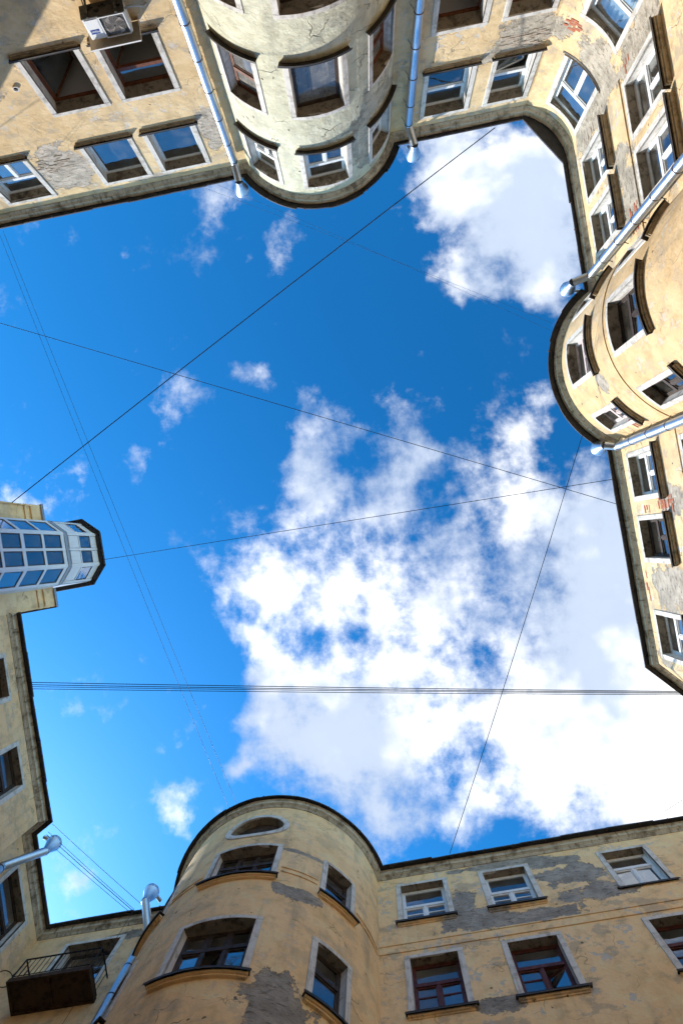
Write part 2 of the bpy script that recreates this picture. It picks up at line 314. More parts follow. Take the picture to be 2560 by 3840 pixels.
class Line:
    def __init__(s, a, b, toward=(0, 0)):
        s.a = Vector(a); s.b = Vector(b); s.t = (s.b-s.a).normalized(); s.L = (s.b-s.a).length
        n = Vector((-s.t.y, s.t.x)); s.n = n if n.dot(Vector(toward)-s.a) > 0 else -n
    def at(s, q, d, h):
        p = s.a+s.t*q+s.n*d; return Vector((p.x, p.y, h+EYE))
    def steps(s, a, b): return 1
    def sx(s, x): return (x-s.a.x)/s.t.x            # s of a given world X
    def sy(s, y): return (y-s.a.y)/s.t.y
    def pts(s): return [s.a.copy(), s.b.copy()]
class Arc:
    def __init__(s, c, r, a0, a1, out=1):
        s.c = Vector(c); s.r = r; s.a0 = a0; s.a1 = a1; s.o = out; s.L = abs(R(a1-a0))*r; s.sg = 1 if a1 > a0 else -1
    def ang(s, q): return R(s.a0)+s.sg*q/s.r
    def at(s, q, d, h):
        a = s.ang(q); r = s.r+s.o*d; return Vector((s.c.x+r*math.cos(a), s.c.y+r*math.sin(a), h+EYE))
    def steps(s, a, b): return max(1, int(math.ceil(abs(b-a)/s.r/R(4))))
    def sa(s, ang): return (R(ang-s.a0))*s.r*s.sg   # s of a given angle
    def pts(s):
        n = s.steps(0, s.L); return [Vector(s.at(s.L*i/n, 0, 0).xy) for i in range(n+1)]
def tag(o, label, cat, group=None, kind=None):
    if label: o['label'] = label
    if cat: o['category'] = cat
    if group: o['group'] = group
    if kind: o['kind'] = kind
    return o
def thing(name, base, label, cat, group=None):
    o = bpy.data.objects.new(name, None); COL.objects.link(o); o.location = base; o['_b'] = tuple(base); o.empty_display_size = .2
    return tag(o, label, cat, group)

# ------------------------------------------------------------------ plan of the yard
FA = Line((-13.1, -12.75), (-1.56, -12.75)); FB = Arc((.75, -13.75), 2.52, 156.6, 23.4)
FC = Line((3.063, -12.75), (7.41, -12.75)); FD = Arc((6.48, -10.9), 2.07, -63.3, 0, -1)
FE = Line((8.55, -10.9), (8.33, -6.47)); FF = Arc((9.46, -4.03), 2.69, 245.1, 122.9)
FG = Line((8.0, -1.772), (7.75, 4.95)); FH = Line((7.75, 4.95), (9.6, 7.0)); FH2 = Line((9.6, 7.0), (15, 7.3), (9, 12))
FI = Line((15, 9.78), (-1.599, 9.78)); FJ = Arc((-4.62, 10.2), 3.05, -7.92, -173.6)
FK = Line((-7.651, 9.86), (-12.04, 9.86)); FL = Line((-12.04, 9.86), (-12.04, 6.72)); FLr = Line((-12.04, 6.72), (-11.47, 6.4), (-11, 9))
FM = Line((-11.47, 6.4), (-11.5, .03)); FN = Line((-11.5, .03), (-11.5, -3.62)); FNs = Line((-11.5, -3.62), (-13.1, -3.62), (-12, -9)); FO = Line((-13.1, -3.62), (-13.1, -12.75))

BASEY = -EYE
def wall(parent, P, holes, mat, top=18.8, bottom=BASEY, name='wall', oval=None):
    """a wall sheet with real openings; holes = [(s0, s1, h0, h1)]"""
    ss = {0., P.L}; hh = {bottom, top}
    for (a, b, c, d) in holes: ss |= {a, b}; hh |= {c, d}
    ss = sorted(ss); fin = [ss[0]]
    for a, b in zip(ss, ss[1:]):
        n = P.steps(a, b); fin += [a+(b-a)*(i+1)/n for i in range(n)]
    ss = fin; hh = sorted(hh); m = MB(); nh = len(hh)
    m.v = [tuple(P.at(q, 0, h)) for q in ss for h in hh]
    for i in range(len(ss)-1):
        for j in range(nh-1):
            a, h = (ss[i]+ss[i+1])/2, (hh[j]+hh[j+1])/2
            if any(x0 < a < x1 and z0 < h < z1 for (x0, x1, z0, z1) in holes): continue
            m.f.append((i*nh+j, (i+1)*nh+j, (i+1)*nh+j+1, i*nh+j+1))
    if oval:                                            # fill between a rectangular hole and its ellipse
        (x0, x1, z0, z1), ea, eb = oval; cx, cz = (x0+x1)/2, (z0+z1)/2; n = 48; vs = []; fs = []
        for k in range(n):
            th = 2*math.pi*k/n; c, s_ = math.cos(th), math.sin(th)
            g = max(abs(c)/((x1-x0)/2), abs(s_)/((z1-z0)/2))
            vs += [P.at(cx+ea*c, 0, cz+eb*s_), P.at(cx+c/g, 0, cz+s_/g)]
        for k in range(n): a = 2*k; b = 2*((k+1) % n); fs.append((a, a+1, b+1, b))
        m.add(vs, fs)
    return m.build(name, mat, parent)

def window(bld, P, s0, s1, hs, ht, frame='white', lay='T', sw=.14, rd=.18, sill=True, surround=True, curtain=0, opened=None, sillout=.12, tfrac=.64, moulding=True, plant=False, frame_label=None, glz='glass'):
    """outer outline s0..s1, hs..ht; returns its opening for the wall"""
    if s0 > s1: s0, s1 = s1, s0
    a, b, h0, h1 = s0+sw, s1-sw, hs, ht-.115
    J = lambda x: random.uniform(-x, x)
    # chord line of the frame, set back in the reveal
    pa, pb = P.at(a, -rd, 0), P.at(b, -rd, 0); mid = P.at((a+b)/2, 3, 0)
    Cn = Line(pa.xy, pb.xy, mid.xy); w = Cn.L
    f = MB(); fw = .055; dd = -.06
    f.sbox(Cn, 0, fw, h0, h1, dd, 0); f.sbox(Cn, w-fw, w, h0, h1, dd, 0)
    f.sbox(Cn, fw, w-fw, h0, h0+fw, dd, 0); f.sbox(Cn, fw, w-fw, h1-fw, h1, dd, 0)
    panes = []; ht_ = h0+(h1-h0)*tfrac; mw = .05
    top_open = False
    if lay[0] == 'P':                                   # single pane
        panes.append((fw, w-fw, h0+fw, h1-fw))
    else:
        f.sbox(Cn, fw, w-fw, ht_-mw, ht_+mw, dd-.005, .02)
        ncol = {'T': 2, 'S': 1, 'W': 3}[lay[0]]; tcol = 3 if lay[0] == 'W' else 1
        for (n, lo, hi) in ((ncol, h0+fw, ht_-mw), (tcol, ht_+mw, h1-fw)):
            for k in range(n):
                x0 = fw+(w-2*fw)*k/n; x1 = fw+(w-2*fw)*(k+1)/n
                if k: f.sbox(Cn, x0-mw*.8, x0+mw*.8, lo, hi, dd-.003, .012)
                panes.append((x0+(mw*.8 if k else 0), x1-(mw*.8 if k < n-1 else 0), lo, hi))
    wo = f.build('window', frame, bld)
    if frame_label: wo['label'] = frame_label
    sash = MB()
    for i, (x0, x1, lo, hi) in enumerate(panes):
        if opened is not None and i in opened:          # sash swung into the room on its left jamb
            hp = Cn.at(x0, -.03, 0).xy; e = Cn.at(x1, -.03, 0).xy-hp; ang = opened[i]*(1 if (Cn.t.x*Cn.n.y-Cn.t.y*Cn.n.x) < 0 else -1)
            e = Matrix.Rotation(ang, 2) @ e; Q = Line(hp, hp+e, mid.xy); m = Q.L
            sb = MB(); g = .045
            sb.sbox(Q, 0, g, lo, hi, -.02, .02); sb.sbox(Q, m-g, m, lo, hi, -.02, .02); sb.sbox(Q, g, m-g, lo, lo+g, -.02, .02); sb.sbox(Q, g, m-g, hi-g, hi, -.02, .02)
            so_ = sb.build('sash', frame, wo); gp = MB(); gp.sbox(Q, g, m-g, lo+g, hi-g, -.003, .003); gp.build('pane', glz, wo)
            continue
        g = .035
        for (u0, u1, v0, v1) in ((x0, x0+g, lo, hi), (x1-g, x1, lo, hi), (x0+g, x1-g, lo, lo+g), (x0+g, x1-g, hi-g, hi)):
            sash.sbox(Cn, u0, u1, v0, v1, -.045, -.008)
        if 'b' in lay and hi <= ht_:                    # extra glazing bar
            z = lo+(hi-lo)*.68; sash.sbox(Cn, x0+g, x1-g, z-.015, z+.015, -.04, -.012)
        tl = J(.006); gp = MB(); vs = [Cn.at(x0+g, -.03+tl, lo+g), Cn.at(x1-g, -.03-tl+J(.004), lo+g), Cn.at(x1-g, -.03-tl, hi-g), Cn.at(x0+g, -.03+tl+J(.004), hi-g)]
        gp.add(vs, [(0, 1, 2, 3)]); gp.build('pane', glz, wo)
    if sash.v: sash.build('sash', frame, wo)
    # reveal, soffit
    n = P.steps(a, b); rv = MB(); sf = MB(); pr = .03 if surround else 0.
    for (q, u) in ((a, 0), (b, w)): rv.add([P.at(q, pr, h0), P.at(q, pr, h1), Cn.at(u, 0, h1), Cn.at(u, 0, h0)], [(0, 1, 2, 3)])
    for i in range(n):
        q0, q1, u0, u1 = a+(b-a)*i/n, a+(b-a)*(i+1)/n, w*i/n, w*(i+1)/n
        rv.add([P.at(q0, pr, h0), P.at(q1, pr, h0), Cn.at(u1, 0, h0), Cn.at(u0, 0, h0)], [(0, 1, 2, 3)])
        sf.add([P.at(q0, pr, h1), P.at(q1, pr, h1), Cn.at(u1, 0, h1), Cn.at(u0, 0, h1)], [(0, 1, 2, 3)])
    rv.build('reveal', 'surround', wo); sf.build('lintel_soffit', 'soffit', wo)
    if surround:
        for (q0, q1, z0, z1) in ((s0, a, h0, h1), (b, s1, h0, h1)):
            m = MB(); m.sbox(P, q0, q1, z0, z1, -.04, .03, jit=.004); m.build('surround_jamb', 'surround', wo, bevel=.006)
        m = MB(); m.sbox(P, s0+J(.006), s1+J(.006), h1+.002, ht, -.04, .031, jit=.004); m.build('surround_lintel', 'surround', wo, bevel=.006)
    if sill:
        m = MB(); e = .07; o = sillout
        m.sheet(P, s0-e+J(.03), s1+e+J(.03), h0+.012, h0-.035+J(.01), -rd*.9, o, .008)
        m.sbox(P, s0-e, s1+e, h0-.088, h0-.04, o-.012, o-.004); m.build('sill', 'sill', wo)
        if moulding:
            m = MB(); m.sbox(P, s0-.02, s1+.02, h0-.115, h0-.06, -.03, o-.055, jit=.006); m.sbox(P, s0, s1, h0-.15, h0-.116, -.03, o-.095, jit=.006); m.build('sill_moulding', WALLMAT, wo)
    # room behind
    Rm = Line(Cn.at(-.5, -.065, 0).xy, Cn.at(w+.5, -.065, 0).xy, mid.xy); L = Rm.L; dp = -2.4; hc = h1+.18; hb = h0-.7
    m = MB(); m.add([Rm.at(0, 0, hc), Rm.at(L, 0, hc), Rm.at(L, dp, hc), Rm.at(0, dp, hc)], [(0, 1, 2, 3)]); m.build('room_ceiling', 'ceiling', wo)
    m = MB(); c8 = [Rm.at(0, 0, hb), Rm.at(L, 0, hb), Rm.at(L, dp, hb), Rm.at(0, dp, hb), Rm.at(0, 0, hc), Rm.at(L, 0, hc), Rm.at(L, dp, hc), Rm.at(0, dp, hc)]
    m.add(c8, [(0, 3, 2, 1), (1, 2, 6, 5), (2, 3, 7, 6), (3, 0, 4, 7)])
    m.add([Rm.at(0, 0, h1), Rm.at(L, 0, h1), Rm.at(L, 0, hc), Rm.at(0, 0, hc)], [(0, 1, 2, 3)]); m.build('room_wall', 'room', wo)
    if curtain:
        m = MB(); k = 40; z0, z1 = h0+.05, h1-.03; x0, x1 = (0.02, w*curtain)
        for i in range(k+1):
            u = x0+(x1-x0)*i/k; dd_ = -.22+.035*math.sin(i*1.15)+J(.01)
            m.v += [tuple(Cn.at(u, dd_, z0)), tuple(Cn.at(u, dd_, z1))]
        m.f += [(2*i, 2*i+2, 2*i+3, 2*i+1) for i in range(k)]; m.build('curtain', 'drape' if frame == 'dark' else 'curtain', wo, smooth=True)
    if plant:
        m = MB(); c = Cn.at(w*.35, -.3, h0+.25)
        for i in range(46):
            d = Vector((J(1), J(1), random.uniform(-.3, 1))).normalized(); p = c+d*random.uniform(.05, .28); sd = d.orthogonal()*.05; m.add([p-d*.09, p+sd, p+d*.12, p-sd], [(0, 1, 2, 3)])
        m.build('potted_foliage', 'leaf', wo)
    return (a, b, h0, h1)

def bricks(parent, P, sc, hc, w, h, mat='brick', seed=1, keep=.8):
    """bare masonry showing through: single bricks in ragged courses"""
    rg = random.Random(seed); bl, bh, j = .24, .068, .012; me = None; r = 0; z = hc-h/2
    while z < hc+h/2:
        x = sc-w/2+(bl/2 if r % 2 else 0)
        while x < sc+w/2:
            e = ((x+bl/2-sc)/(w/2))**2+((z-hc)/(h/2))**2
            if e < rg.uniform(.55, 1.15) and rg.random() < keep:
                m = MB(); d = rg.uniform(.002, .016); L = bl-j if rg.random() > .3 else bl*rg.uniform(.35, .8)
                m.sbox(P, x, x+L, z, z+bh-j, -.05, d, n=1, jit=.005); m.build('brick', mat, parent)
            x += bl
        z += bh; r += 1

# ------------------------------------------------------------------ cornice and eave ring (mitred offsets along the whole outline)
ringdef = [('A', FA), ('B', FB), ('C', FC), ('D', FD), ('E', FE), ('F', FF), ('G', FG), ('H', FH)]
ringdef2 = [('I', FI), ('J', FJ), ('K', FK), ('L', FL), ('R', FLr), ('M', FM)]
def ring(defs):
    pts = []; own = []
    for k, P in defs:
        pp = P.pts()
        if pts and (pts[-1]-pp[0]).length < .03: pp = pp[1:]
        for p in pp: pts.append(p); own.append(k)
    out = []
    for i, p in enumerate(pts):
        def nrm(a, b, k):
            P = dict(defs)[k]; t_ = (b-a).normalized(); n = Vector((-t_.y, t_.x)); m = (a+b)/2
            if isinstance(P, Arc): ref = (m-P.c)*P.o
            else: ref = P.n
            return n if n.dot(ref) > 0 else -n
        ns = []
        if i > 0: ns.append(nrm(pts[i-1], p, own[i]))
        if i < len(pts)-1: ns.append(nrm(p, pts[i+1], own[i+1]))
        n = (ns[0]+ns[-1]).normalized(); n = n/max(.45, n.dot(ns[0])); out.append((p, n, own[i]))
    return out
class Poly:
    """piece of the ring as a path"""
    def __init__(s, pn): s.p = [a for a, _, _ in pn]; s.n = [b for _, b, _ in pn]; s.c = [0]; [s.c.append(s.c[-1]+(s.p[i+1]-s.p[i]).length) for i in range(len(s.p)-1)]; s.L = s.c[-1]
    def at(s, q, d, h):
        i = 0
        while i < len(s.c)-2 and q > s.c[i+1]: i += 1
        f = (q-s.c[i])/max(1e-6, s.c[i+1]-s.c[i]); p = s.p[i].lerp(s.p[i+1], f)+s.n[i].lerp(s.n[i+1], f)*d
        return Vector((p.x, p.y, h+EYE))
    def steps(s, a, b): return max(1, int(abs(b-a)/.18))
def slices(defs):
    rg = ring(defs); res = {}
    for k, _ in defs:
        idx = [i for i, r in enumerate(rg) if r[2] == k]; a = max(0, idx[0]-1); res[k] = Poly(rg[a:idx[-1]+1])
    return res
RING = slices(ringdef); RING.update(slices(ringdef2))
PROFILE = [(-.05, 18.76), (.025, 18.76), (.03, 18.79), (.045, 18.795), (.05, 18.82), (.10, 18.85), (.12, 18.86), (.125, 18.96), (.155, 19.0), (.155, 19.035), (-.05, 19.04)]
def cornice(parent, P, jit=.006, prof=PROFILE):
    m = MB(); n = 0; q = 0.; brk = [c for c in P.c]; ss = []
    for a, b in zip(brk, brk[1:]):
        k = max(1, int((b-a)/.5)); ss += [a+(b-a)*i/k for i in range(k)]
    ss.append(P.L); npf = len(prof)
    for q in ss:
        for (d, h) in prof: m.v.append(tuple(P.at(q, d+(random.uniform(-jit, jit) if d > 0 else 0), h+random.uniform(-jit, jit)*.5)))
    for i in range(len(ss)-1):
        for k in range(npf-1): m.f.append((i*npf+k, (i+1)*npf+k, (i+1)*npf+k+1, i*npf+k+1))
    m.f.append(tuple(range(npf))); m.f.append(tuple(range((len(ss)-1)*npf, len(ss)*npf)))
    return m.build('cornice', 'cornice', parent)
def eaves(parent, P, out=.38, length=1.35, jit=.018):
    """separate sheets of roof tin along the edge, each a little askew"""
    n = max(1, round(P.L/length)); q = 0.
    for i in range(n):
        q1 = P.L if i == n-1 else P.L*(i+1)/n+random.uniform(-.12, .12)
        d = out+random.uniform(-jit, jit); hh = 19.045+random.uniform(0, .008)+.004*(i % 2); m = MB()
        k = P.steps(q, q1); vs = []; fs = []; ov = .03 if i < n-1 else 0
        br = [q]+[c for c in P.c if q+.02 < c < q1+ov-.02]+[q1+ov]; f0, f1 = random.uniform(-.012, .012), random.uniform(-.012, .012)
        for j, s_ in enumerate(br):
            t_ = j/max(1, len(br)-1); dj = d+f0+(f1-f0)*t_
            vs += [P.at(s_, -.3, hh+.08), P.at(s_, dj, hh+.012), P.at(s_, dj+.006, hh-.05), P.at(s_, dj-.012, hh-.05), P.at(s_, dj-.014, hh), P.at(s_, -.3, hh+.06)]
        for j in range(len(br)-1):
            for k in range(6): fs.append((6*j+k, 6*j+(k+1) % 6, 6*j+6+(k+1) % 6, 6*j+6+k))
        fs += [(0, 1, 2, 3, 4, 5), tuple(6*(len(br)-1)+k for k in range(6))[::-1]]
        m.add(vs, fs); m.build('eave_sheet', 'tin', parent); q = q1
def gutter_hooks(parent, P, out=.39):
    q = .4
    while q < P.L:
        m = MB(); m.sbox(P, q, q+.025, 18.97, 19.03, out-.05, out+.012, n=1); m.build('gutter_hook', 'bracket', parent); q += random.uniform(.8, 1.1)
def roof(parent, P, depth=5.0, rise=1.3):
    m = MB(); n = len(P.p)
    for i in range(n):
        nn = P.n[i]; p = P.p[i]-nn*.25; q_ = P.p[i]-nn.normalized()*depth
        m.v += [(p.x, p.y, 19.09+EYE), (q_.x, q_.y, 19.09+rise+EYE)]
    m.f = [(2*i, 2*i+2, 2*i+3, 2*i+1) for i in range(n-1)]; return m.build('roof', 'roof', parent)
CHORD = Poly([(Vector((7.60, -12.74)), Vector((-.85, .52)), 'D'), (Vector((8.58, -11.0)), Vector((-.85, .52)), 'D')])
def dress(b, keys, **kw):
    for k in keys:
        o = kw.get('out', .34 if k in 'BF' else .29); kk = {**kw, 'out': o}
        cornice(b, RING[k]); eaves(b, CHORD if k == 'D' else RING[k], **{**kk, 'out': .38} if k == 'D' else kk)
        if k != 'D': gutter_hooks(b, RING[k], o)
def rows(*r): return r
UP, LO = (16.56, 18.42), (13.42, 15.32)

# ------------------------------------------------------------------ ground
m = MB(); m.add([(-400, -400, 0), (400, -400, 0), (400, 400, 0), (-400, 400, 0)], [(0, 1, 2, 3)])
g = m.build('ground', 'paving'); tag(g, 'unseen asphalt floor of the yard', 'ground', kind='structure')

# ------------------------------------------------------------------ buildings
# long ochre wing with the air conditioner
WALLMAT = 'moulding'
wa = thing('building_wing', (-6, -12.75, 0), 'sunlit ochre plaster wing with an air conditioner under one window, upper left', 'building', 'wings around the yard')
hs = []
for (x0, x1, r, kw) in [
    (-6.12, -4.55, LO, dict(frame='brown', lay='P', rd=.3, opened={0: R(58)})), (-4.25, -2.66, LO, dict(frame='brown', lay='S', rd=.3, opened={0: R(62)}, tfrac=.68)),
    (-6.09, -4.53, UP, dict(frame='white', lay='P', rd=.26)), (-4.22, -2.66, UP, dict(frame='white', lay='P', rd=.26)),
    (-9.25, -7.64, UP, dict(frame='white', lay='T', rd=.26)), (-11.4, -9.8, UP, dict(frame='white', lay='T')),
    (-9.25, -7.64, LO, dict(frame='brown', lay='T'))]:
    hs.append(window(wa, FA, FA.sx(x0), FA.sx(x1), *r, **kw))
wlA = wall(wa, FA, hs, 'wallA'); dress(wa, 'A'); roof(wa, RING['A'])
m = MB(); c = FA.at(FA.sx(-6.5), 0, 14.18); m.tube([c+Vector((0, -.04, 0)), c+Vector((0, .05, 0))], .075, 20, False); m.tube([c+Vector((0, .05, 0)), c+Vector((0, -.04, 0))], .06, 20, False)
m.add([c+Vector((.075*math.cos(i*.314), .05, .075*math.sin(i*.314))) for i in range(20)]+[c+Vector((.06*math.cos(i*.314), .05, .06*math.sin(i*.314))) for i in range(20)], [(i, (i+1) % 20, 20+(i+1) % 20, 20+i) for i in range(20)])
m.build('vent_pipe', 'white', wa, smooth=False)
m = MB(); m.tube([c+Vector((0, .001, 0)), c+Vector((0, .004, 0))], .059, 20); m.build('vent_dark_disc', 'cable', wa)  # black disc stands in for the darkness inside the pipe
bricks(wlA, FA, FA.sx(-6.95), 17.0, 1.3, .8, 'brickgrey', 3, .55)

# rounded grey-green bay
wb = thing('bow_front', (.75, -13.75, 0), 'rounded grey-green plaster bay between two straight ochre walls', 'building', 'rounded fronts of the yard')
hs = []
B3 = (10.4, 12.26)
for r, fr in ((UP, 'white'), (LO, 'brown'), (B3, 'brown')):
    for (a0, a1) in ((105.6, 70.2), (149, 120.2), (56, 28)):
        kw = dict(frame=fr, lay='T' if fr == 'white' else ('P' if a0 == 105.6 else 'S'), rd=.22, moulding=False, sillout=.15)
        if fr == 'brown': kw['glz'] = 'dullglass'
        if fr == 'brown' and a0 == 105.6: kw.update(frame='dark', curtain=.8)
        hs.append(window(wb, FB, FB.sa(a0), FB.sa(a1), r[0]+.05, r[1], **kw))
wlB = wall(wb, FB, hs, 'wallB'); dress(wb, 'B', length=.95, jit=.04); roof(wb, RING['B'], 2.3, .7)

# corner wing with the concave corner
wc = thing('building_wing', (7.5, -12, 0), 'sunlit ochre wing with a hollow rounded inner corner, upper right', 'building', 'wings around the yard')
hs = []
for (x0, x1, r, kw) in [(3.96, 5.48, UP, dict(lay='S', tfrac=.62, rd=.28)), (5.92, 7.31, UP, dict(lay='S', tfrac=.58, rd=.28, opened={0: R(14)}, plant=True)),
    (4.0, 5.49, LO, dict(frame='brown', lay='P', rd=.34, opened={0: R(70)})), (5.87, 7.29, LO, dict(frame='brown', lay='P', rd=.34))]:
    hs.append(window(wc, FC, FC.sx(x0), FC.sx(x1), *r, **kw))
wlC = wall(wc, FC, hs, 'wallC')
hs = [window(wc, FD, FD.sa(-48.5), FD.sa(-8.5), UP[0], UP[1], lay='T', rd=.16, tfrac=.6, moulding=False, sillout=.02),
      window(wc, FD, FD.sa(-48.5), FD.sa(-8.5), LO[0], LO[1], lay='T', rd=.2, tfrac=.6, moulding=False, sillout=.02, curtain=.96)]
wlD = wall(wc, FD, hs, 'wallC')
hs = []
for (y0, y1, r, kw) in [(-10.42, -9.0, UP, {}), (-8.72, -7.28, UP, {}), (-10.42, -8.85, LO, dict(plant=True)), (-8.62, -7.12, LO, {})]:
    hs.append(window(wc, FE, FE.sy(y0), FE.sy(y1), *r, lay='T', rd=.2, tfrac=.64, sillout=.2, **kw))
wlE = wall(wc, FE, hs, 'wallC'); dress(wc, 'CDE'); [roof(wc, RING[k]) for k in 'CE']
m = MB(); m.sbox(FE, .25, FE.L, 15.47, 15.50, -.02, .03, jit=.003); m.build('string_course', 'wallC', wc)
bricks(wlD, FD, FD.sa(-50.5), 15.62, .48, .42, 'brick', 5, .95)
bricks(wlC, FC, FC.sx(6.75), 16.05, 1.5, .62, 'brickgrey', 6, .7)
bricks(wlE, FE, FE.sy(-7.15), 15.9, .7, .9, 'brick', 8, .5); bricks(wlE, FE, FE.sy(-10.62), 17.6, .35, .9, 'brickgrey', 9, .45)
bricks(wlE, FE, FE.sy(-10.7), 15.0, .3, .6, 'brick', 12, .45)

# rounded ochre bay on the right
wf = thing('bow_front', (9.46, -4.03, 0), 'rounded sunlit ochre bay bulging from the right wall between two drainpipes', 'building', 'rounded fronts of the yard')
hs = []
for r, fa, fb in ((UP, 'pinkwhite', 'pinkwhite'), (LO, 'dark', 'dark')):
    for (a0, a1, f) in ((230, 213, fa), (200, 168, fa), (149, 131, fb)):
        hs.append(window(wf, FF, FF.sa(a0), FF.sa(a1), r[0]-.12, r[1]-.15, frame=f, lay='T', rd=.2, sillout=.16))
wlF = wall(wf, FF, hs, 'wallF'); dress(wf, 'F', length=1.0, jit=.02); roof(wf, RING['F'], 2.4, .7)
m = MB(); m.sbox(FF, 0, FF.L, 15.42, 15.45, -.02, .022, jit=.002); m.build('string_course', 'wallF', wf)
bricks(wlF, FF, FF.sa(131), 16.75, .3, .75, 'brick', 4, .7)

# right wing, lower half
wg = thing('building_wing', (7.9, 1.6, 0), 'sunlit peeling ochre wing on the right, ending in a canted corner', 'building', 'wings around the yard')
hs = []
for (y0, y1, r, kw) in [(-1.32, .12, UP, {}), (.55, 1.92, UP, dict(frame='dark', lay='Tb')), (3.3, 4.72, UP, {}), (-1.32, .12, LO, {}), (.55, 1.92, LO, {}), (3.3, 4.72, LO, {})]:
    hs.append(window(wg, FG, FG.sy(y0), FG.sy(y1), *r, rd=.2, sillout=.18, **{**dict(lay='T'), **kw}))
wlG = wall(wg, FG, hs, 'wallG'); wall(wg, FH, [], 'wallG'); wall(wg, FH2, [], 'wallG', top=19.0); dress(wg, 'GH'); roof(wg, RING['G'])
m = MB(); m.sbox(FG, 0, FG.L, 15.44, 15.47, -.02, .025, jit=.003); m.build('string_course', 'wallG', wg)
bricks(wlG, FG, FG.sy(.33), 16.55, .5, .95, 'brick', 11, .6); bricks(wlG, FG, FG.sy(.3), 17.7, .3, .45, 'brick', 12, .7); bricks(wlG, FG, FG.sy(2.6), 18.5, 1.1, .18, 'brick', 13, .5)

# shaded wing at the bottom right
WALLMAT = 'wallI'
wi = thing('building_wing', (4, 9.78, 0), 'shaded ochre wing with grey bare plaster patches, lower right', 'building', 'wings around the yard')
hs = []
for (x0, x1, r, kw) in [(-1.07, .42, UP, dict(lay='Tb', tfrac=.55, rd=.17)), (1.31, 2.77, UP, dict(lay='Tb', tfrac=.55, rd=.17)), (4.71, 6.15, UP, dict(lay='T', tfrac=.66, rd=.18, sillout=.06)),
    (-1.0, .41, LO, dict(frame='darkred', lay='Tb', tfrac=.62)), (1.32, 2.76, LO, dict(frame='darkred', lay='Tb', tfrac=.62, opened={0: R(25)})), (4.65, 6.1, LO, dict(frame='darkred', lay='Tb', tfrac=.62)), (7.6, 9.0, LO, dict(frame='darkred', lay='Tb')), (8.1, 9.5, UP, {})]:
    hs.append(window(wi, FI, FI.sx(x0), FI.sx(x1), r[0]+.02, r[1]-.05, **kw))
wlI = wall(wi, FI, hs, 'wallI'); dress(wi, 'I'); roof(wi, RING['I'])
m = MB(); m.sbox(FI, 4, FI.L, 15.44, 15.70, -.02, .025, jit=.004); m.sbox(FI, 4, FI.L, 15.701, 15.74, -.02, .045, jit=.004); m.build('string_course', 'wallI', wi)

# round stair tower
WALLMAT = 'wallJ'
wj = thing('round_tower', (-4.62, 10.2, 0), 'round ochre stair tower with an oval attic window, bottom centre', 'building', 'rounded fronts of the yard')
hs = []; JU, JL = (14.95, 16.5), (11.62, 13.36)
for r in (JU, JL):
    for (a0, a1, l) in ((-71.5, -106, 'W'), (-31, -50.7, 'S'), (-127, -146.5, 'S')):
        hs.append(window(wj, FJ, FJ.sa(a0), FJ.sa(a1), r[0], r[1], frame='dark', lay=l, rd=.16, tfrac=.66, sillout=.16, opened={1: R(38)} if l == 'W' else None))
so_, sh_ = FJ.sa(-88.8), 17.6
ohole = (so_-1.05, so_+1.05, 16.8, 18.4)
wlJ = wall(wj, FJ, hs+[ohole], 'wallJ', oval=(ohole, .76, .50)); dress(wj, 'J', length=1.1, out=.27); roof(wj, RING['J'], 3.1, 1.0)
# oval window: surround ring, deep reveal, dark disc standing in for the unlit interior
m = MB(); n = 56; vs = []; fs = []
for k in range(n):
    th = 2*math.pi*k/n; c, s_ = math.cos(th), math.sin(th)
    vs += [FJ.at(so_+.76*c, .03, sh_+.50*s_), FJ.at(so_+.92*c, .03, sh_+.64*s_), FJ.at(so_+.93*c, -.02, sh_+.65*s_), FJ.at(so_+.76*c, -.02, sh_+.5*s_)]
for k in range(n): a = 4*k; b = 4*((k+1) % n); fs += [(a+i, a+(i+1) % 4, b+(i+1) % 4, b+i) for i in range(4)]
m.add(vs, fs); ow = m.build('oval_window', 'surround', wj)
m = MB(); vs = []
for k in range(n): th = 2*math.pi*k/n; vs += [FJ.at(so_+.76*math.cos(th), .0, sh_+.5*math.sin(th)), FJ.at(so_+.76*math.cos(th), -.2, sh_+.5*math.sin(th))]
m.add(vs, [(2*k, 2*k+1, 2*((k+1) % n)+1, 2*((k+1) % n)) for k in range(n)]); m.build('reveal', 'soffit', ow)
m = MB(); m.add([FJ.at(so_+.78*math.cos(2*math.pi*k/n), -.2, sh_+.52*math.sin(2*math.pi*k/n)) for k in range(n)], [tuple(range(n))]); m.build('attic_dark_disc', 'dark', ow)
for (a0, a1) in ((-11, -29.5), (-52.2, -69.8), (-107.6, -125)):
    for z in (15.24, 15.43):
        m = MB(); m.sbox(FJ, FJ.sa(a0), FJ.sa(a1), z, z+.035, -.02, .025, jit=.003); m.build('string_course', 'wallJ', wj)

